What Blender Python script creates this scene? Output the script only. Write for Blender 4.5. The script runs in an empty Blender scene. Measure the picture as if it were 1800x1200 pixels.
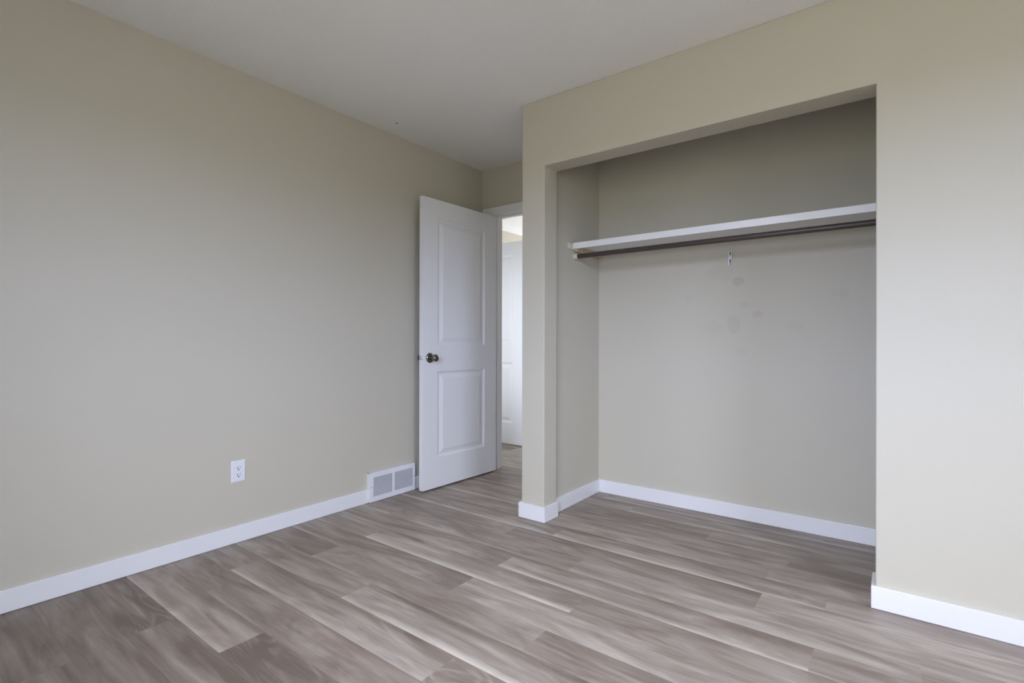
import bpy, bmesh, math, random
from mathutils import Vector, Matrix

# ------------------------------------------------------------------ numbers taken from the room
H = 2.42                    # ceiling height
XL = -2.698                 # left wall
XR = 1.90                   # right wall (out of view)
YB = -0.42                  # wall with the window, behind the camera
YF = 2.430                  # front face of the closet wall
TW = 0.134                  # its thickness
XP0, XP1 = -1.761, -1.605   # pier left / right faces
XO = -0.0635                # right side of the closet opening
ZO = 2.036                  # closet header height
XC0, XC1 = -1.640, 0.55     # closet inner sides
YD = 3.168                  # far wall (closet back and bedroom door wall)
TD = 0.116
TB, HB = 0.014, 0.0875      # baseboard thickness, height
WX0, WX1, WZ0, WZ1 = -0.95, 0.00, 0.82, 2.12   # window opening behind the camera
RY0, RY1, RZ0, RZ1 = -0.15, 0.98, 1.22, 2.10      # high window added in the right wall to brighten the left wall

S = bpy.context.scene
COL = S.collection

# ------------------------------------------------------------------ camera, sky, exposure
cam_data = bpy.data.cameras.new('camera')
cam = bpy.data.objects.new('camera', cam_data)
COL.objects.link(cam)
cam_data.sensor_width = 36.0
cam_data.lens = 894.7 / 1800 * 36.0
cam_data.clip_start = 0.01
yaw, pitch, roll = 0.6467, 0.0010, 0.0020
fw = Vector((-math.sin(yaw), math.cos(yaw), 0)); rt = Vector((math.cos(yaw), math.sin(yaw), 0)); up = Vector((0, 0, 1))
f2 = fw * math.cos(pitch) + up * math.sin(pitch)
u2 = up * math.cos(pitch) - fw * math.sin(pitch)
r3 = rt * math.cos(roll) + u2 * math.sin(roll)
u3 = u2 * math.cos(roll) - rt * math.sin(roll)
M = Matrix((( r3.x, u3.x, -f2.x, 0.0), (r3.y, u3.y, -f2.y, 0.0), (r3.z, u3.z, -f2.z, 1.0282), (0, 0, 0, 1)))
cam.matrix_world = M
S.camera = cam

S.view_settings.view_transform = 'Standard'
S.view_settings.look = 'None'
S.view_settings.gamma = 1.0
S.view_settings.use_curve_mapping = False
S.view_settings.exposure = 0.01

world = bpy.data.worlds.new('overcast_sky')
S.world = world
world.use_nodes = True
wn = world.node_tree.nodes; wl = world.node_tree.links
wn.clear()
w_out = wn.new('ShaderNodeOutputWorld'); w_bg = wn.new('ShaderNodeBackground')
w_tc = wn.new('ShaderNodeTexCoord'); w_sep = wn.new('ShaderNodeSeparateXYZ'); w_ramp = wn.new('ShaderNodeValToRGB')
w_map = wn.new('ShaderNodeMapRange')
w_map.inputs['From Min'].default_value = -1; w_map.inputs['From Max'].default_value = 1
wl.new(w_tc.outputs['Generated'], w_sep.inputs[0]); wl.new(w_sep.outputs['Z'], w_map.inputs['Value'])
wl.new(w_map.outputs[0], w_ramp.inputs[0]); wl.new(w_ramp.outputs[0], w_bg.inputs[0]); wl.new(w_bg.outputs[0], w_out.inputs[0])
e = w_ramp.color_ramp.elements                      # overcast: brighter towards the zenith, muted ground below
e[0].position = 0.49; e[0].color = (0.150, 0.150, 0.128, 1)
e[1].position = 0.75; e[1].color = (0.84, 0.90, 1.14, 1)
x = e.new(0.515); x.color = (0.43, 0.49, 0.72, 1)
w_bg.inputs['Strength'].default_value = 34.0

def area(name, loc, aim, sx, sy, power, color=(1, 1, 1), portal=False):
    d = bpy.data.lights.new(name, 'AREA'); d.shape = 'RECTANGLE'; d.size = sx; d.size_y = sy
    d.energy = power; d.color = color
    if portal: d.cycles.is_portal = True
    o = bpy.data.objects.new(name, d); COL.objects.link(o)
    o.location = loc
    o.rotation_euler = (Vector(aim) - Vector(loc)).to_track_quat('-Z', 'Y').to_euler()
    return o
area('window_portal', ((WX0 + WX1) / 2, YB - 0.125, (WZ0 + WZ1) / 2), ((WX0 + WX1) / 2, 3, (WZ0 + WZ1) / 2),
     WX1 - WX0 + .02, WZ1 - WZ0 + .02, 1.0, portal=True)
area('fill_window_portal', (XR + 0.11, (RY0 + RY1) / 2, (RZ0 + RZ1) / 2), (-3, (RY0 + RY1) / 2, (RZ0 + RZ1) / 2), RY1 - RY0 + .02, RZ1 - RZ0 + .02, 1.0, portal=True)
# unseen lamps added to brighten the hall door and the ceiling beyond it
area('hall_door_fill', (-3.15, 3.33, 1.05), (-3.15, 4.1, 1.0), 0.8, 1.6, 7.6, (0.80, 0.87, 1.0))
area('hall_ceiling_fill', (-2.6, 5.7, 1.5), (-3.4, 4.6, 1.7), 0.9, 0.9, 30.0, (0.95, 0.97, 1.0))

# ------------------------------------------------------------------ materials
def mat(name, color, rough=0.5, metal=0.0, spec=0.5):
    m = bpy.data.materials.new(name); m.use_nodes = True
    b = m.node_tree.nodes['Principled BSDF']
    b.inputs['Base Color'].default_value = (*color, 1); b.inputs['Roughness'].default_value = rough
    b.inputs['Metallic'].default_value = metal; b.inputs['Specular IOR Level'].default_value = spec
    return m, m.node_tree.nodes, m.node_tree.links, b

def coords(n, l, scale=(1, 1, 1)):
    g = n.new('ShaderNodeNewGeometry'); mp = n.new('ShaderNodeMapping')
    mp.inputs['Scale'].default_value = scale
    l.new(g.outputs['Position'], mp.inputs[0])
    return mp.outputs[0]

def noise(n, l, vec, scale, detail=3.0, rough=0.5, dist=0.0):
    t = n.new('ShaderNodeTexNoise'); t.inputs['Scale'].default_value = scale; t.inputs['Detail'].default_value = detail
    t.inputs['Roughness'].default_value = rough; t.inputs['Distortion'].default_value = dist
    l.new(vec, t.inputs['Vector'])
    return t.outputs['Fac']

def mth(n, l, op, a, b=None, c=None, clamp=False):
    x = n.new('ShaderNodeMath'); x.operation = op; x.use_clamp = clamp
    for i, v in enumerate((a, b, c)):
        if v is None: continue
        if isinstance(v, (int, float)): x.inputs[i].default_value = v
        else: l.new(v, x.inputs[i])
    return x.outputs[0]

def mix(n, l, fac, a, b, blend='MIX'):
    x = n.new('ShaderNodeMix'); x.data_type = 'RGBA'; x.blend_type = blend
    for i, v in ((0, fac), (6, a), (7, b)):
        if isinstance(v, (int, float)): x.inputs[i].default_value = v
        elif isinstance(v, tuple): x.inputs[i].default_value = (*v, 1) if len(v) == 3 else v
        else: l.new(v, x.inputs[i])
    return x.outputs[2]

def bump(n, l, b, height, strength, dist):
    x = n.new('ShaderNodeBump'); x.inputs['Strength'].default_value = strength; x.inputs['Distance'].default_value = dist
    l.new(height, x.inputs['Height']); l.new(x.outputs[0], b.inputs['Normal'])

WALL = (0.580, 0.548, 0.455)
def wall_paint(name, stains=()):
    m, n, l, b = mat(name, WALL, 0.55, spec=0.35)
    v = coords(n, l)
    fine = noise(n, l, v, 260, 2.0, 0.6)
    big = noise(n, l, v, 1.3, 2.0, 0.5)
    col = mix(n, l, mth(n, l, 'MULTIPLY', big, 0.10), WALL, (0.53, 0.50, 0.412))
    sep = n.new('ShaderNodeSeparateXYZ'); l.new(v, sep.inputs[0])
    wob = noise(n, l, v, 22, 3.0, 0.6)
    for cx, cz, rx, rz, amt in stains:
        dx = mth(n, l, 'DIVIDE', mth(n, l, 'SUBTRACT', sep.outputs['X'], cx), rx)
        dz = mth(n, l, 'DIVIDE', mth(n, l, 'SUBTRACT', sep.outputs['Z'], cz), rz)
        r = mth(n, l, 'SQRT', mth(n, l, 'ADD', mth(n, l, 'MULTIPLY', dx, dx), mth(n, l, 'MULTIPLY', dz, dz)))
        r = mth(n, l, 'ADD', r, mth(n, l, 'MULTIPLY', mth(n, l, 'SUBTRACT', wob, 0.5), 0.9))
        mr = n.new('ShaderNodeMapRange'); mr.interpolation_type = 'SMOOTHSTEP'
        mr.inputs['From Min'].default_value = 1.15; mr.inputs['From Max'].default_value = 0.75
        mr.inputs['To Max'].default_value = amt
        l.new(r, mr.inputs['Value'])
        col = mix(n, l, mr.outputs[0], col, (0.40, 0.385, 0.335))
    l.new(col, b.inputs['Base Color'])
    bump(n, l, b, fine, 0.22, 0.0012)
    return m
M_WALL = wall_paint('greige_wall_paint')
STAINS = [(-0.736, 1.386, 0.034, 0.026, 0.42), (-0.83, 1.44, 0.075, 0.05, 0.12), (-0.702, 1.245, 0.026, 0.020, 0.22),
          (-0.632, 1.190, 0.030, 0.018, 0.32), (-0.762, 1.135, 0.038, 0.055, 0.22), (-0.88, 1.12, 0.07, 0.04, 0.12),
          (-0.45, 1.12, 0.05, 0.03, 0.12), (-0.24, 1.29, 0.05, 0.025, 0.14), (-0.72, 0.97, 0.03, 0.025, 0.12), (-1.02, 1.30, 0.03, 0.02, 0.10)]
M_FAR = wall_paint('greige_wall_paint_with_scuffs', STAINS)

m, n, l, b = mat('white_stippled_ceiling', (0.70, 0.69, 0.675), 0.9, spec=0.1)
v = coords(n, l)
f1 = noise(n, l, v, 95, 4.0, 0.65)
l.new(mix(n, l, f1, (0.86, 0.855, 0.85), (0.93, 0.925, 0.92)), b.inputs['Base Color'])
bump(n, l, b, f1, 0.55, 0.004)
M_CEIL = m

m, n, l, b = mat('white_trim_paint', (0.81, 0.81, 0.82), 0.32, spec=0.5)
bump(n, l, b, noise(n, l, coords(n, l, (1, 1, 1)), 60, 2.0), 0.05, 0.001)
M_TRIM = m
m, n, l, b = mat('white_door_paint', (0.84, 0.84, 0.85), 0.34, spec=0.5)
bump(n, l, b, noise(n, l, coords(n, l, (40, 40, 3)), 5, 3.0), 0.06, 0.0008)
M_DOOR = m
m, n, l, b = mat('white_shelf_paint', (0.86, 0.86, 0.87), 0.4)
bump(n, l, b, noise(n, l, coords(n, l, (2, 30, 30)), 5, 3.0), 0.05, 0.0008)
M_SHELF = m
m, n, l, b = mat('raw_pine_cleat', (0.62, 0.50, 0.32), 0.55)
l.new(mix(n, l, noise(n, l, coords(n, l, (30, 3, 60)), 4, 4.0), (0.52, 0.38, 0.21), (0.70, 0.60, 0.42)), b.inputs['Base Color'])
M_PINE = m
m, n, l, b = mat('cream_painted_wood', (0.66, 0.63, 0.50), 0.5)
bump(n, l, b, noise(n, l, coords(n, l), 80, 2.0), 0.1, 0.0008)
M_CREAM = m
m, n, l, b = mat('dark_brown_rod', (0.060, 0.046, 0.040), 0.38)
g1 = noise(n, l, coords(n, l, (2.5, 60, 60)), 4, 5.0, 0.6)
l.new(mix(n, l, g1, (0.040, 0.030, 0.026), (0.085, 0.066, 0.058)), b.inputs['Base Color'])
bump(n, l, b, g1, 0.1, 0.0008)
M_ROD = m
m, n, l, b = mat('dark_pewter_metal', (0.23, 0.215, 0.195), 0.24, 1.0)
bump(n, l, b, noise(n, l, coords(n, l), 300, 2.0), 0.03, 0.0005)
M_PEWTER = m
m, n, l, b = mat('satin_chrome', (0.62, 0.62, 0.63), 0.22, 1.0)
bump(n, l, b, noise(n, l, coords(n, l), 300, 2.0), 0.03, 0.0005)
M_CHROME = m
m, n, l, b = mat('zinc_plated_steel', (0.80, 0.80, 0.82), 0.35, 0.35)
bump(n, l, b, noise(n, l, coords(n, l), 200, 2.0), 0.05, 0.0005)
M_ZINC = m
m, n, l, b = mat('white_plastic', (0.80, 0.81, 0.85), 0.3)
bump(n, l, b, noise(n, l, coords(n, l), 150, 2.0), 0.02, 0.0005)
M_PLASTIC = m
m, n, l, b = mat('white_enamelled_steel', (0.80, 0.81, 0.84), 0.3)
bump(n, l, b, noise(n, l, coords(n, l), 150, 2.0), 0.02, 0.0005)
M_ENAMEL = m
m, n, l, b = mat('black_recess', (0.012, 0.012, 0.013), 0.7)
bump(n, l, b, noise(n, l, coords(n, l), 150, 2.0), 0.02, 0.0005)
M_BLACK = m
m, n, l, b = mat('dull_steel', (0.35, 0.35, 0.36), 0.4, 0.8)
bump(n, l, b, noise(n, l, coords(n, l), 150, 2.0), 0.02, 0.0005)
M_STEEL = m

# clear window pane: mostly transparent with a faint reflection
m = bpy.data.materials.new('clear_pane'); m.use_nodes = True
n = m.node_tree.nodes; l = m.node_tree.links; n.clear()
o_ = n.new('ShaderNodeOutputMaterial'); tr = n.new('ShaderNodeBsdfTransparent'); gl = n.new('ShaderNodeBsdfGlossy'); mx = n.new('ShaderNodeMixShader')
gl.inputs['Roughness'].default_value = 0.02; mx.inputs[0].default_value = 0.06
tr.inputs[0].default_value = (0.97, 0.98, 0.97, 1)
l.new(tr.outputs[0], mx.inputs[1]); l.new(gl.outputs[0], mx.inputs[2]); l.new(mx.outputs[0], o_.inputs[0])
M_PANE = m

# vinyl planks: every plank has its own tone, grain seed and pale sapwood edge
def floor_material():
    m, n, l, b = mat('greybrown_vinyl_plank', (0.3, 0.27, 0.24), 0.42, spec=0.42)
    at = n.new('ShaderNodeAttribute'); at.attribute_name = 'plank'           # tone, sapwood, seed
    uv = n.new('ShaderNodeUVMap'); uv.uv_map = 'plank_uv'                    # metres along, 0..1 across
    sc = n.new('ShaderNodeSeparateColor'); l.new(at.outputs['Color'], sc.inputs[0])
    su = n.new('ShaderNodeSeparateXYZ'); l.new(uv.outputs[0], su.inputs[0])
    tone, sap, seed = sc.outputs[0], sc.outputs[1], sc.outputs[2]
    U, V = su.outputs[0], su.outputs[1]
    def vec(ku, kv, ks):
        c = n.new('ShaderNodeCombineXYZ')
        l.new(mth(n, l, 'MULTIPLY', U, ku), c.inputs[0]); l.new(mth(n, l, 'MULTIPLY', V, kv), c.inputs[1])
        l.new(mth(n, l, 'MULTIPLY', seed, ks), c.inputs[2])
        return c.outputs[0]
    broad = noise(n, l, vec(2.0, 1.5, 61), 1.0, 4.0, 0.55, 1.2)              # wide smoky patches
    band = noise(n, l, vec(1.5, 3.4, 37), 1.0, 5.0, 0.62, 1.6)               # soft streaks
    grain = noise(n, l, vec(9.0, 38.0, 83), 1.0, 4.0, 0.7, 0.6)              # fine grain
    ring = noise(n, l, vec(1.5, 1.0, 29), 1.0, 2.0, 0.45, 0.9)                # cathedral figure from contour lines
    figure = mth(n, l, 'POWER', mth(n, l, 'ABSOLUTE', mth(n, l, 'SINE', mth(n, l, 'MULTIPLY', ring, 34.0))), 5.0)
    figure = mth(n, l, 'MULTIPLY', figure, mth(n, l, 'MULTIPLY', at.outputs['Alpha'], 0.16))
    # a few dark flecks and knots along the grain
    fl_ = noise(n, l, vec(3.0, 9.0, 71), 1.0, 2.0, 0.5, 0.8)
    fk = n.new('ShaderNodeMapRange'); fk.interpolation_type = 'SMOOTHSTEP'
    fk.inputs['From Min'].default_value = 0.66; fk.inputs['From Max'].default_value = 0.80; fk.inputs['To Max'].default_value = 0.22
    l.new(fl_, fk.inputs['Value'])
    t = mth(n, l, 'ADD', mth(n, l, 'MULTIPLY', tone, 0.62),
            mth(n, l, 'ADD', mth(n, l, 'MULTIPLY', mth(n, l, 'SUBTRACT', broad, 0.5), 1.0),
                mth(n, l, 'ADD', mth(n, l, 'MULTIPLY', mth(n, l, 'SUBTRACT', band, 0.5), 0.62),
                    mth(n, l, 'ADD', mth(n, l, 'MULTIPLY', mth(n, l, 'SUBTRACT', grain, 0.5), 0.13), mth(n, l, 'SUBTRACT', figure, fk.outputs[0])))))
    # sapwood: bright along the near edge, fading, with a darker far half
    wob = mth(n, l, 'MULTIPLY', mth(n, l, 'SUBTRACT', noise(n, l, vec(1.6, 0.0, 13), 1.0, 3.0), 0.5), 0.22)
    vv = mth(n, l, 'ADD', V, wob)
    mr = n.new('ShaderNodeMapRange'); mr.interpolation_type = 'SMOOTHSTEP'
    mr.inputs['From Min'].default_value = 0.26; mr.inputs['From Max'].default_value = -0.04
    l.new(vv, mr.inputs['Value'])
    far = n.new('ShaderNodeMapRange'); far.interpolation_type = 'SMOOTHSTEP'
    far.inputs['From Min'].default_value = 0.62; far.inputs['From Max'].default_value = 1.0
    l.new(vv, far.inputs['Value'])
    t = mth(n, l, 'ADD', t, mth(n, l, 'MULTIPLY', mth(n, l, 'MULTIPLY', mr.outputs[0], sap), 0.50))
    t = mth(n, l, 'SUBTRACT', t, mth(n, l, 'MULTIPLY', mth(n, l, 'MULTIPLY', far.outputs[0], sap), 0.22))
    ramp = n.new('ShaderNodeValToRGB'); l.new(t, ramp.inputs[0])
    el = ramp.color_ramp.elements
    el[0].position = 0.0; el[0].color = (0.150, 0.113, 0.088, 1)
    el[1].position = 1.0; el[1].color = (0.640, 0.575, 0.500, 1)
    x = el.new(0.30); x.color = (0.255, 0.205, 0.168, 1)
    x = el.new(0.55); x.color = (0.378, 0.324, 0.276, 1)
    col = ramp.outputs[0]
    # warm reddish heartwood patches
    red = noise(n, l, vec(1.2, 3.2, 97), 1.0, 2.0, 0.5, 0.5)
    rm = n.new('ShaderNodeMapRange'); rm.inputs['From Min'].default_value = 0.56; rm.inputs['From Max'].default_value = 0.74
    rm.inputs['To Max'].default_value = 0.34
    l.new(red, rm.inputs['Value'])
    col = mix(n, l, rm.outputs[0], col, (0.36, 0.258, 0.210))
    # hairline joints
    jn = mth(n, l, 'MINIMUM', V, mth(n, l, 'SUBTRACT', 1.0, V))
    jr = n.new('ShaderNodeMapRange'); jr.inputs['From Min'].default_value = 0.012; jr.inputs['From Max'].default_value = 0.002
    jr.inputs['To Max'].default_value = 0.30
    l.new(jn, jr.inputs['Value'])
    col = mix(n, l, jr.outputs[0], col, (0.10, 0.085, 0.075))
    l.new(col, b.inputs['Base Color'])
    l.new(mth(n, l, 'ADD', 0.36, mth(n, l, 'MULTIPLY', grain, 0.14)), b.inputs['Roughness'])
    bump(n, l, b, grain, 0.10, 0.0006)
    return m
M_FLOOR = floor_material()

# ------------------------------------------------------------------ mesh helpers
def box(bm, x0, x1, y0, y1, z0, z1):
    vs = [bm.verts.new((x, y, z)) for z in (z0, z1) for y in (y0, y1) for x in (x0, x1)]
    for f in ((0, 2, 3, 1), (4, 5, 7, 6), (0, 1, 5, 4), (2, 6, 7, 3), (0, 4, 6, 2), (1, 3, 7, 5)):
        bm.faces.new([vs[i] for i in f])

def prism(bm, pts, axis, a0, a1):
    """polygon extruded along an axis (pts are the two other coordinates)"""
    def P(p, a):
        if axis == 'y': return (p[0], a, p[1])
        if axis == 'x': return (a, p[0], p[1])
        return (p[0], p[1], a)
    A = [bm.verts.new(P(p, a0)) for p in pts]; B = [bm.verts.new(P(p, a1)) for p in pts]
    bm.faces.new(A); bm.faces.new(B[::-1])
    k = len(pts)
    for i in range(k):
        bm.faces.new([A[i], B[i], B[(i + 1) % k], A[(i + 1) % k]])

def lathe(bm, prof, origin, axis, seg=32):
    """prof: (distance along axis, radius)"""
    ax = Vector(axis).normalized()
    s = Vector((0, 0, 1)) if abs(ax.z) < .9 else Vector((1, 0, 0))
    p = ax.cross(s).normalized(); q = ax.cross(p)
    rings = []
    for d, r in prof:
        c = Vector(origin) + ax * d
        if r < 1e-6: rings.append([bm.verts.new(c)])
        else: rings.append([bm.verts.new(c + (p * math.cos(2 * math.pi * i / seg) + q * math.sin(2 * math.pi * i / seg)) * r) for i in range(seg)])
    for a, b_ in zip(rings, rings[1:]):
        for i in range(seg):
            j = (i + 1) % seg
            if len(a) == 1 and len(b_) > 1: bm.faces.new([a[0], b_[i], b_[j]])
            elif len(b_) == 1 and len(a) > 1: bm.faces.new([a[i], b_[0], a[j]])
            elif len(a) > 1: bm.faces.new([a[i], b_[i], b_[j], a[j]])

def build(name, bm, material, parent=None, bevel=0.0, smooth=False, segs=2, at=None):
    bmesh.ops.recalc_face_normals(bm, faces=bm.faces[:])
    me = bpy.data.meshes.new(name); bm.to_mesh(me); bm.free()
    me.materials.append(material)
    o = bpy.data.objects.new(name, me); COL.objects.link(o)
    if smooth:
        for p in me.polygons: p.use_smooth = True
    if bevel:
        md = o.modifiers.new('rounded_edges', 'BEVEL'); md.width = bevel; md.segments = segs
        md.limit_method = 'ANGLE'; md.angle_limit = math.radians(35); md.harden_normals = False
    if at is not None:
        off = Vector(at)
        for vtx in me.vertices: vtx.co -= off
        o.location = off
    if parent is not None:
        o.parent = parent
        if at is None:
            o.matrix_parent_inverse = parent.matrix_world.inverted() if False else Matrix.Translation(-parent.location)
        else:
            o.location = Vector(at) - parent.location
    return o

def info(o, label, cat, kind=None, group=None):
    o['label'] = label; o['category'] = cat
    if kind: o['kind'] = kind
    if group: o['group'] = group
    return o

def thing(name, loc, label, cat, kind=None):
    o = bpy.data.objects.new(name, None); COL.objects.link(o); o.location = loc; o.empty_display_size = 0.1
    return info(o, label, cat, kind)

def struct(name, bm, material, label, cat, bevel=0.0):
    return info(build(name, bm, material, None, bevel), label, cat, 'structure')

# ------------------------------------------------------------------ floor
def make_floor():
    rnd = random.Random(11)
    W, L = 0.1527, 1.243
    X0, X1, Y0 = -3.79, XR + 0.12, 0.455 - 7 * 0.1527
    # joint position and look of the rows that show; row k lies between 0.455 + k*W and the next seam
    joint = {0: -1.55, 1: -2.137, 2: -1.783, 3: -2.26, 4: -1.148, 5: -1.781, 6: -0.997, 7: -1.472, 8: -0.993, 9: -0.220,
             10: -1.180, 11: -0.438, 12: -0.2195, 13: -0.4545, 14: -0.400, 15: -0.796, 16: -1.30, 17: -0.30, 18: -2.1, 19: -1.5}
    # (row, index from the listed joint: 0 = plank right of it, -1 = left of it): (tone, sapwood)
    look = {(1, -1): (0.20, 0.0), (1, 0): (0.36, 0.0), (2, -1): (0.72, 0.75), (2, 0): (0.30, 0.0), (0, -1): (0.38, 0.0), (0, 0): (0.34, 0.0), (-1, -1): (0.3, 0.0), (-1, 0): (0.3, 0.0), (-1, -2): (0.3, 0.0), (0, -2): (0.34, 0.0),  # nearest rows kept dark, shade of the near left corner put into their tone
            (3, -1): (0.62, 0.1), (3, 0): (0.60, 0.15), (4, -1): (0.72, 0.55), (4, -2): (0.60, 0.1), (4, 0): (0.50, 0.1),
            (5, -1): (0.62, 0.2), (5, 0): (0.74, 1.0), (6, -1): (0.70, 0.25), (6, -2): (0.45, 0.1), (6, 0): (0.60, 0.2),
            (7, -1): (0.66, 0.3), (7, 0): (0.82, 0.2), (8, -1): (0.74, 0.9), (8, -2): (0.66, 0.2), (8, 0): (0.55, 0.2),
            (9, -1): (0.74, 1.0), (9, -2): (0.66, 0.3), (9, 0): (0.62, 0.2), (10, -1): (0.62, 0.4), (10, -2): (0.74, 0.9),
            (10, 0): (0.82, 0.2), (10, 1): (0.66, 0.2), (11, -1): (0.50, 0.2), (11, -2): (0.60, 0.2), (11, 0): (0.82, 0.1),
            (12, -1): (0.70, 0.8), (12, -2): (0.64, 0.7), (12, 0): (0.66, 0.1), (13, -1): (0.66, 0.2), (13, 0): (0.74, 0.3),
            (13, -2): (0.50, 0.2), (14, -1): (0.56, 0.4), (14, -2): (0.60, 0.9), (14, 0): (0.50, 0.2), (15, -1): (0.48, 0.2), (15, 0): (0.66, 0.3),
            (16, -1): (0.56, 0.6), (16, 0): (0.62, 0.8), (17, -1): (0.58, 0.6), (17, 0): (0.58, 0.6), (19, -1): (0.75, 0.9), (18, -1): (0.6, 0.3)}
    bm = bmesh.new()
    uvl = bm.loops.layers.uv.new('plank_uv')
    cl = bm.loops.layers.float_color.new('plank')
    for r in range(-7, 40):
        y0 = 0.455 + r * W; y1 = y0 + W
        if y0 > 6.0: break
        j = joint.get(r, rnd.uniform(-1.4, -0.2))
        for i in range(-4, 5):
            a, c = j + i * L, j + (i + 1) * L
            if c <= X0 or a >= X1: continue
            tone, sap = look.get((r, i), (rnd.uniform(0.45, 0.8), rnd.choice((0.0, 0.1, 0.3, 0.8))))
            tone += -0.07 if r <= 3 else (0.06 if r >= 8 else -0.03)  # near rows darker, far rows paler: light falloff put into the plank tone
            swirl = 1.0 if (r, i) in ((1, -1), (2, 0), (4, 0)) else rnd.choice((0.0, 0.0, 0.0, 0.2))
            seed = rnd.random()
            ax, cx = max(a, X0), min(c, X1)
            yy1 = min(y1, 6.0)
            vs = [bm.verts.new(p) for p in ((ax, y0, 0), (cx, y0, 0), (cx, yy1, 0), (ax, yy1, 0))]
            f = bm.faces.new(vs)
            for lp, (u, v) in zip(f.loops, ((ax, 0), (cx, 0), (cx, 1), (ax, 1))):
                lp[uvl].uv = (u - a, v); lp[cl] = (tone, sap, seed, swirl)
    bmesh.ops.remove_doubles(bm, verts=bm.verts[:], dist=1e-5)
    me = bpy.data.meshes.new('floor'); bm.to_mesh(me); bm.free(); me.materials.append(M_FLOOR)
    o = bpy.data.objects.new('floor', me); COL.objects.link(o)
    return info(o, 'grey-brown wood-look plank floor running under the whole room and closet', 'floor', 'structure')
make_floor()

# ------------------------------------------------------------------ shell
bm = bmesh.new(); box(bm, XL - .15, XR + .12, YB - .14, YD + TD, H, H + .1)
struct('ceiling', bm, M_CEIL, 'white stippled bedroom ceiling above the closet and left wall', 'ceiling')
bm = bmesh.new(); box(bm, -3.80, -0.5, YD + TD + .0005, 6.0, H, H + .1)
struct('ceiling_hall', bm, M_CEIL, 'bright white ceiling seen through the gap above the hall door', 'ceiling')

bm = bmesh.new(); box(bm, XL - .12, XL, YB - .14, YD, 0, H)
struct('wall_left', bm, M_WALL, 'long plain greige wall on the left with the outlet', 'wall')
bm = bmesh.new()
box(bm, XR, XR + .12, YB - .14, RY0, 0, H); box(bm, XR, XR + .12, RY1, YD, 0, H)
box(bm, XR, XR + .12, RY0, RY1, 0, RZ0); box(bm, XR, XR + .12, RY0, RY1, RZ1, H)
struct('wall_right', bm, M_WALL, 'greige wall to the right, out of the frame', 'wall')
bm = bmesh.new()
box(bm, XL, WX0, YB - .14, YB, 0, H); box(bm, WX1, XR, YB - .14, YB, 0, H)
box(bm, WX0, WX1, YB - .14, YB, 0, WZ0); box(bm, WX0, WX1, YB - .14, YB, WZ1, H)
struct('wall_back', bm, M_WALL, 'greige window wall behind the viewer', 'wall')

bm = bmesh.new()
prism(bm, [(XP0, 0), (XP1, 0), (XP1, ZO), (XO, ZO), (XO, 0), (XR, 0), (XR, H), (XP0, H)], 'y', YF, YF + TW)
struct('wall_front', bm, M_WALL, 'greige closet wall with a wide open rectangular doorway', 'wall', bevel=0.004)
bm = bmesh.new(); box(bm, XP0, XC0, YF + TW, YD, 0, H)
struct('wall_closet_left', bm, M_WALL, 'greige side wall inside the closet, left of the shelf', 'wall')
bm = bmesh.new(); box(bm, XC1, XC1 + .1, YF + TW, YD, 0, H)
struct('wall_closet_right', bm, M_WALL, 'hidden right side wall inside the closet', 'wall')

JX0, JX1, JZ = -2.583, -1.815, 2.036       # clear opening of the bedroom door
bm = bmesh.new()
prism(bm, [(-3.80, 0), (JX0 - .02, 0), (JX0 - .02, JZ + .02), (JX1 + .02, JZ + .02), (JX1 + .02, 0), (XR + .12, 0), (XR + .12, H), (-3.80, H)], 'y', YD, YD + TD)
struct('wall_far', bm, M_FAR, 'scuffed greige wall behind the closet shelf and around the bedroom door', 'wall')

# hall beyond the door
bm = bmesh.new(); box(bm, -3.80, -3.67, YD + TD, 6.0, 0, H)
struct('wall_hall_left', bm, M_WALL, 'greige hall wall peeking out above the hall door', 'wall')
bm = bmesh.new(); box(bm, -3.67, -0.62, 5.9, 6.0, 0, H)
struct('wall_hall_far', bm, M_WALL, 'hidden greige wall at the end of the hall', 'wall')
bm = bmesh.new(); box(bm, -0.62, -0.5, YD + TD, 6.0, 0, H)
struct('wall_hall_right', bm, M_WALL, 'hidden greige wall closing the hall on the right', 'wall')
bm = bmesh.new(); box(bm, -3.67, -3.655, YD + TD, 5.9, H - .093, H)
struct('trim_hall', bm, M_TRIM, 'pale band of trim between hall wall and bright hall ceiling', 'trim', bevel=0.003)

# ------------------------------------------------------------------ baseboards
def board(name, segs, label):
    """segs: boxes (x0,x1,y0,y1)"""
    bm = bmesh.new()
    for s in segs: box(bm, s[0], s[1], s[2], s[3], 0.001, HB)
    return struct(name, bm, M_TRIM, label, 'baseboard', bevel=0.002)
VY0, VY1 = 2.040, 2.421                    # wall register
board('baseboard_left', [(XL, XL + TB, YB, VY0)], 'long white baseboard along the left wall, up to the floor vent')
board('baseboard_door', [(XL, XL + TB, VY1, YD)], 'short white baseboard between floor vent and open door')
def ring(name, pts, label):
    bm = bmesh.new(); prism(bm, pts, 'z', 0.001, HB)
    return struct(name, bm, M_TRIM, label, 'baseboard', bevel=0.002)
t = TB
ring('baseboard_pier', [(XP0 - t, YF - t), (XP1 + t, YF - t), (XP1 + t, YF + TW), (XP1, YF + TW), (XP1, YF), (XP0, YF), (XP0, YD - .015), (XP0 - t, YD - .015)],
     'white baseboard wrapped around the foot of the pier left of the closet')
board('baseboard_closet_left', [(XC0, XC0 + TB, YF + TW, YD - TB)], 'white baseboard on the left side inside the closet')
board('baseboard_closet_back', [(XC0, XC1, YD - TB, YD)], 'white baseboard along the back wall of the closet')
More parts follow.
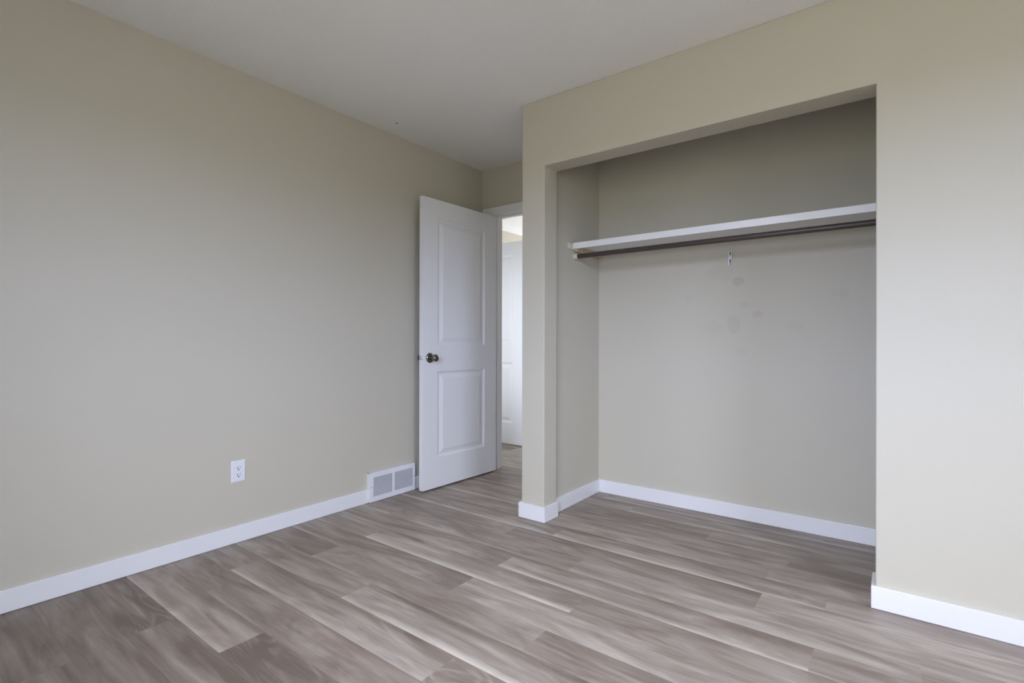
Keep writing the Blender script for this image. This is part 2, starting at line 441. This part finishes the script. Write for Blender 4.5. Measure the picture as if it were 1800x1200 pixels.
ring('baseboard_right', [(XO - t, YF - t), (XR, YF - t), (XR, YF), (XO, YF), (XO, YF + TW), (XO - t, YF + TW)],
     'white baseboard at the lower right, below the wall right of the closet')
board('baseboard_hall', [(-3.67, -3.67 + TB, YD + TD, 3.9)], 'hidden white baseboard along the left hall wall')

# ------------------------------------------------------------------ door frame
bm = bmesh.new()
cz0, cz1, cx0 = JZ + .002, 2.1030, -2.683
prism(bm, [(cx0, 0.001), (cx0 + .066 + .012, 0.001), (cx0 + .078, cz0), (JX1 + .003, cz0), (JX1 + .003, 0.001), (XP0 - .0155, 0.001), (XP0 - .0155, cz1), (cx0, cz1)], 'y', YD - .014, YD)
struct('trim_1', bm, M_TRIM, 'white casing above and beside the open bedroom door', 'door casing', bevel=0.004)
bm = bmesh.new()
prism(bm, [(JX0 - .019, 0.001), (JX0, 0.001), (JX0, JZ), (JX1, JZ), (JX1, 0.001), (JX1 + .019, 0.001), (JX1 + .019, JZ + .019), (JX0 - .019, JZ + .019)], 'y', YD - .001, YD + TD + .001)
prism(bm, [(JX0 - .001, 0.001), (JX0 + .011, 0.001), (JX0 + .011, JZ - .011), (JX1 - .011, JZ - .011), (JX1 - .011, 0.001), (JX1 + .001, 0.001), (JX1 + .001, JZ + .001), (JX0 - .001, JZ + .001)],
      'y', YD + .042, YD + .078)
struct('trim_2', bm, M_TRIM, 'white jamb and stop lining the bedroom doorway', 'door jamb', bevel=0.0015)

# ------------------------------------------------------------------ moulded two-panel doors
def leaf_mesh(w, h, th, panels):
    """leaf in local space: x 0..w from the hinge, y -th..0, z 0..h, panels moulded into both faces"""
    bm = bmesh.new()
    xs = sorted({0, w} | {p[0] for p in panels} | {p[1] for p in panels})
    zs = sorted({0, h} | {p[2] for p in panels} | {p[3] for p in panels})
    for y, s in ((0, -1), (-th, 1)):
        for x0, x1 in zip(xs, xs[1:]):
            for z0, z1 in zip(zs, zs[1:]):
                if any(p[0] <= x0 and x1 <= p[1] and p[2] <= z0 and z1 <= p[3] for p in panels): continue
                bm.faces.new([bm.verts.new(q) for q in ((x0, y, z0), (x1, y, z0), (x1, y, z1), (x0, y, z1))])
        for p in panels:
            prof = [(0, 0), (0.003, 0.0045), (0.010, 0.0090), (0.019, 0.0105), (0.025, 0.0098), (0.050, 0.0028), (0.053, 0.0022)]
            rings = []
            for ins, dep in prof:
                rings.append([bm.verts.new(q) for q in ((p[0] + ins, y + s * dep, p[2] + ins), (p[1] - ins, y + s * dep, p[2] + ins),
                                                        (p[1] - ins, y + s * dep, p[3] - ins), (p[0] + ins, y + s * dep, p[3] - ins))])
            for a, c in zip(rings, rings[1:]):
                for i in range(4): bm.faces.new([a[i], a[(i + 1) % 4], c[(i + 1) % 4], c[i]])
            bm.faces.new(rings[-1])
    bm.faces.new([bm.verts.new(q) for q in ((0, 0, 0), (w, 0, 0), (w, -th, 0), (0, -th, 0))])
    bm.faces.new([bm.verts.new(q) for q in ((0, 0, h), (w, 0, h), (w, -th, h), (0, -th, h))])
    bm.faces.new([bm.verts.new(q) for q in ((0, 0, 0), (0, 0, h), (0, -th, h), (0, -th, 0))])
    bm.faces.new([bm.verts.new(q) for q in ((w, 0, 0), (w, 0, h), (w, -th, h), (w, -th, 0))])
    bmesh.ops.remove_doubles(bm, verts=bm.verts[:], dist=1e-5)
    return bm

def part(name, bm, material, parent, bevel=0.0, smooth=False, segs=2):
    """child given in the parent's own space"""
    o = build(name, bm, material, None, bevel, smooth, segs)
    o.parent = parent
    return o

def knob_bm(x, z, y, s):
    bm = bmesh.new()
    lathe(bm, [(0.0, 0.011), (0.024, 0.011), (0.028, 0.015), (0.034, 0.0215), (0.042, 0.0250), (0.050, 0.0255), (0.057, 0.0235), (0.062, 0.019), (0.064, 0.013), (0.0645, 0.0)], (x, y, z), (0, s, 0))
    return bm
def rose_bm(x, z, y, s):
    bm = bmesh.new()
    lathe(bm, [(-0.0005, 0.0), (-0.0005, 0.0345), (0.004, 0.0345), (0.008, 0.032), (0.011, 0.026), (0.013, 0.018), (0.014, 0.0)], (x, y, z), (0, s, 0))
    return bm

LW, LH, LT = 0.762, 2.010, 0.035
PANELS = [(0.137, 0.624, 0.209, 0.808), (0.137, 0.624, 0.992, 1.881)]
def make_door(name, loc, rz, label, knob=True):
    root = thing(name, loc, label, 'door', 'structure')
    root.rotation_euler = (0, 0, rz)
    part('leaf', leaf_mesh(LW, LH, LT, PANELS), M_DOOR, root, bevel=0.0012)
    if knob:
        for s, y in ((1, 0.0), (-1, -LT)):
            r = part('rose', rose_bm(0.700, 0.906, y, s), M_PEWTER, root, smooth=True)
            part('knob', knob_bm(0.700, 0.906, y + s * .010, s), M_PEWTER, r, smooth=True)
        bm = bmesh.new()
        lathe(bm, [(-0.0005, 0), (-0.0005, 0.0125), (0.0014, 0.0125), (0.002, 0.011), (0.002, 0.0085), (0.010, 0.0075), (0.013, 0.005), (0.0135, 0)], (LW, -LT / 2, 0.906), (1, 0, 0), 24)
        o = part('latch', bm, M_CHROME, root, smooth=True); o['label'] = 'silver latch bolt'
    for z in (0.20, 1.0, 1.80):
        bm = bmesh.new(); lathe(bm, [(-.045, 0), (-.045, .006), (.045, .006), (.045, 0)], (-0.004, -LT - .004, z), (0, 0, 1), 16)
        part('hinge', bm, M_CHROME, root, smooth=True)
    return root
# hinge corner of the visible face at (-2.5405, 3.155); the leaf swings back to almost touch the left wall
make_door('door_1', (-2.5405, 3.155, 0.012), math.radians(-90 - 1.87), 'open white two-panel bedroom door with a dark knob')
d2 = make_door('door_2', (-3.665, 4.075, 0.014), math.radians(0.0), 'white hall door glimpsed through the bedroom doorway', knob=False)

# ------------------------------------------------------------------ baseboard register
reg = thing('floor_vent', (XL, (VY0 + VY1) / 2, 0.0), 'white louvred floor-level air vent on the left wall beside the door', 'vent')
rx = XL + 0.028; rz0, rz1 = 0.003, 0.190
bm = bmesh.new()
mid = (VY0 + VY1) / 2
gy = [(VY0 + .028, mid - .010), (mid + .010, VY1 - .022)]; gz0, gz1 = 0.036, 0.158
box(bm, rx - .003, rx, VY0, VY1, rz0, gz0); box(bm, rx - .003, rx, VY0, VY1, gz1, rz1)
box(bm, rx - .003, rx, VY0, gy[0][0], gz0, gz1); box(bm, rx - .003, rx, gy[0][1], gy[1][0], gz0, gz1); box(bm, rx - .003, rx, gy[1][1], VY1, gz0, gz1)
box(bm, XL + .0005, rx - .003, VY0, VY0 + .003, rz0, rz1); box(bm, XL + .0005, rx - .003, VY1 - .003, VY1, rz0, rz1)
box(bm, XL + .0005, rx - .003, VY0, VY1, rz1 - .003, rz1); box(bm, XL + .0005, rx - .003, VY0, VY1, rz0, rz0 + .003)
part_at = lambda nm, bm_, mt, par, **k: build(nm, bm_, mt, par, **k)
part_at('frame', bm, M_ENAMEL, reg)
bm = bmesh.new(); box(bm, XL + .001, XL + .004, VY0 + .004, VY1 - .004, rz0 + .004, rz1 - .004)
o = part_at('duct_back', bm, M_BLACK, reg); o['label'] = 'dark inside of the vent'
for a, c in gy:
    bm = bmesh.new(); k = 19
    for i in range(k):
        z = gz0 + (gz1 - gz0) * (i + .5) / k
        vs = [bm.verts.new((x, y, zz)) for y in (a, c) for x, zz in ((rx - .0004, z - .0019), (rx - .0004, z + .0005), (rx - .0085, z + .0013), (rx - .0085, z - .0003))]
        for f in ((0, 1, 2, 3), (7, 6, 5, 4), (0, 4, 5, 1), (1, 5, 6, 2), (2, 6, 7, 3), (3, 7, 4, 0)): bm.faces.new([vs[q] for q in f])
    part_at('louvers', bm, M_ENAMEL, reg)
for y in (VY0 + .012, VY1 - .010):
    bm = bmesh.new(); lathe(bm, [(-.0005, 0), (-.0005, .0040), (.0010, .0036), (.0016, 0)], (rx, y, .098), (1, 0, 0), 14)
    o = part_at('screw', bm, M_STEEL, reg, smooth=True); o['label'] = 'dull metal screw'
bm = bmesh.new(); box(bm, XL + .012, XL + .018, VY1 - .001, VY1 + .010, .092, .104)
o = part_at('lever', bm, M_STEEL, reg, bevel=.001); o['label'] = 'dark damper lever'

# ------------------------------------------------------------------ wall outlet
oy, oz = 1.2405, 0.3625
out = thing('wall_outlet', (XL, oy, oz), 'white double electrical outlet low on the left wall', 'outlet')
bm = bmesh.new()
w2, h2 = .0355, .0552
def frustum(bm, x0, x1, y, z, a0, b0, a1, b1):
    A = [bm.verts.new((x0, y + i * a0, z + j * b0)) for i, j in ((-1, -1), (1, -1), (1, 1), (-1, 1))]
    B = [bm.verts.new((x1, y + i * a1, z + j * b1)) for i, j in ((-1, -1), (1, -1), (1, 1), (-1, 1))]
    bm.faces.new(A); bm.faces.new(B[::-1])
    for i in range(4): bm.faces.new([A[i], A[(i + 1) % 4], B[(i + 1) % 4], B[i]])
frustum(bm, XL + .0003, XL + .0028, oy, oz, w2, h2, w2, h2)
frustum(bm, XL + .0028, XL + .0056, oy, oz, w2, h2, w2 - .005, h2 - .005)
part_at('cover_plate', bm, M_PLASTIC, out, bevel=.0006)
bm = bmesh.new(); frustum(bm, XL + .0050, XL + .0068, oy, oz, .0168, .0335, .0162, .0329)
rec = part_at('receptacle', bm, M_PLASTIC, out, bevel=.0005)
for dz in (.0180, -.0180):
    bm = bmesh.new(); x0, x1 = XL + .0064, XL + .0070
    box(bm, x0, x1, oy - .0080, oy - .0052, oz + dz - .0030, oz + dz + .0062)
    box(bm, x0, x1, oy + .0050, oy + .0074, oz + dz - .0022, oz + dz + .0056)
    lathe(bm, [(0, 0), (0, .0032), (.0006, .0032), (.0006, 0)], (x0, oy - .0004, oz + dz - .0090), (1, 0, 0), 14)
    o = build('socket_slots', bm, M_BLACK, None)
    o.parent = rec
    o['label'] = 'dark slots and ground hole'
for dz in (.0435, -.0435):
    bm = bmesh.new(); lathe(bm, [(-.0003, 0), (-.0003, .0026), (.0005, .0022), (.0007, 0)], (XL + .0056, oy, oz + dz), (1, 0, 0), 12)
    part_at('screw', bm, M_PLASTIC, out, smooth=True)

# ------------------------------------------------------------------ closet shelf, rod, bracket
YS, ZS0, ZS1 = 2.798, 1.617, 1.655
sh = thing('closet_shelf', ((XC0 + XC1) / 2, (YS + YD) / 2, ZS0), 'long white shelf running across the closet above the dark rod', 'shelf')
bm = bmesh.new(); box(bm, XC0 + .009, XC1 - .001, YS + .019, YD - .001, ZS0 + .019, ZS1 - .0005)
part_at('board', bm, M_SHELF, sh, bevel=.001)
bm = bmesh.new(); box(bm, XC0 + .009, XC1 - .001, YS, YS + .019, ZS0, ZS1)
part_at('front_edge', bm, M_SHELF, sh, bevel=.002)
bm = bmesh.new(); box(bm, XC0 + .0005, XC0 + .0085, 2.748, YD - .001, ZS0 - .004, ZS1 - .006)
o = part_at('end_cleat', bm, M_CREAM, sh, bevel=.001); o['label'] = 'cream wooden strip at the shelf end'
bm = bmesh.new(); box(bm, XC0 + .009, XC0 + .026, YS + .020, YD - .001, ZS0 - .014, ZS0 + .0185)
o = part_at('side_cleat', bm, M_PINE, sh, bevel=.001); o['label'] = 'bare pine support under the shelf end'

RY, RZ, RR = 2.828, 1.5725, 0.0150
rod = thing('closet_rod', ((XC0 + XC1) / 2, RY, RZ), 'dark brown hanging rod under the white closet shelf', 'clothes rod')
bm = bmesh.new(); lathe(bm, [(0, 0), (0, RR), (XC1 - XC0 - .020, RR), (XC1 - XC0 - .020, 0)], (XC0 + .012, RY, RZ), (1, 0, 0), 32)
part_at('rod', bm, M_ROD, rod, smooth=True, bevel=.002)
for x, s in ((XC0, 1), (XC1, -1)):
    bm = bmesh.new(); lathe(bm, [(.0005, 0), (.0005, .0185), (.030, .0180), (.030, .0152), (.0125, .0152), (.0125, 0)], (x, RY, RZ), (s, 0, 0), 28)
    o = part_at('socket', bm, M_CREAM, rod, smooth=True, bevel=.0008); o['label'] = 'cream rod socket'

br = thing('wall_bracket', (-0.780, YD, 1.523), 'small slotted metal bracket plate on the closet back wall', 'bracket')
bm = bmesh.new(); bx0, bx1, bz0, bz1 = -0.7915, -0.7705, 1.484, 1.563
prism(bm, [(bx0, YD - .0005), (bx1, YD - .0005), (bx1, YD - .014), (bx1 - .002, YD - .014), (bx1 - .002, YD - .0035), (bx0 + .002, YD - .0035), (bx0 + .002, YD - .010), (bx0, YD - .010)], 'z', bz0, bz1)
part_at('channel', bm, M_ZINC, br, bevel=.0005)
for z in (1.507, 1.551):
    bm = bmesh.new(); xm = (bx0 + bx1) / 2
    box(bm, xm - .0030, xm + .0030, YD - .0042, YD - .0036, z - .010, z + .010)
    o = part_at('slot', bm, M_BLACK, br); o['label'] = 'dark slot'
bm = bmesh.new(); lathe(bm, [(0, 0), (0, .0050), (.002, .0045), (.003, 0)], ((bx0 + bx1) / 2, YD - .0036, bz0 + .006), (0, -1, 0), 14)
o = part_at('screw', bm, M_STEEL, br, smooth=True); o['label'] = 'dark screw head'

# tiny fixing left in the ceiling
nl = bmesh.new(); lathe(nl, [(-.002, 0), (-.002, .0030), (.004, .0034), (.006, .0022), (.0065, 0)], (-2.538, 2.140, H), (0, 0, -1), 14)
info(build('nail', nl, M_BLACK, smooth=True), 'tiny dark nail head in the ceiling near the left wall', 'nail')

# ------------------------------------------------------------------ window behind the viewer
bm = bmesh.new(); fy0, fy1 = YB - .10, YB - .03; t = .045
for q in ((WX0, WX0 + t, WZ0, WZ1), (WX1 - t, WX1, WZ0, WZ1), (WX0 + t, WX1 - t, WZ0, WZ0 + t), (WX0 + t, WX1 - t, WZ1 - t, WZ1),
          ((WX0 + WX1) / 2 - .02, (WX0 + WX1) / 2 + .02, WZ0 + t, WZ1 - t)):
    box(bm, q[0], q[1], fy0, fy1, q[2], q[3])
win = struct('window_1', bm, M_TRIM, 'white framed two-pane window behind the viewer', 'window')
for a, c in ((WX0 + t, (WX0 + WX1) / 2 - .02), ((WX0 + WX1) / 2 + .02, WX1 - t)):
    bm = bmesh.new(); yy = (fy0 + fy1) / 2
    bm.faces.new([bm.verts.new(q) for q in ((a, yy, WZ0 + t), (c, yy, WZ0 + t), (c, yy, WZ1 - t), (a, yy, WZ1 - t))])
    part('pane', bm, M_PANE, win)

bm = bmesh.new(); fx0, fx1 = XR + .03, XR + .09
for q in ((RY0, RY0 + t, RZ0, RZ1), (RY1 - t, RY1, RZ0, RZ1), (RY0 + t, RY1 - t, RZ0, RZ0 + t), (RY0 + t, RY1 - t, RZ1 - t, RZ1)):
    box(bm, fx0, fx1, q[0], q[1], q[2], q[3])
win = struct('fill_window', bm, M_TRIM, 'added white framed window in the right wall, unseen, lighting the left wall', 'window')
bm = bmesh.new(); xx = (fx0 + fx1) / 2
bm.faces.new([bm.verts.new(q) for q in ((xx, RY0 + t, RZ0 + t), (xx, RY1 - t, RZ0 + t), (xx, RY1 - t, RZ1 - t), (xx, RY0 + t, RZ1 - t))])
part('pane', bm, M_PANE, win)
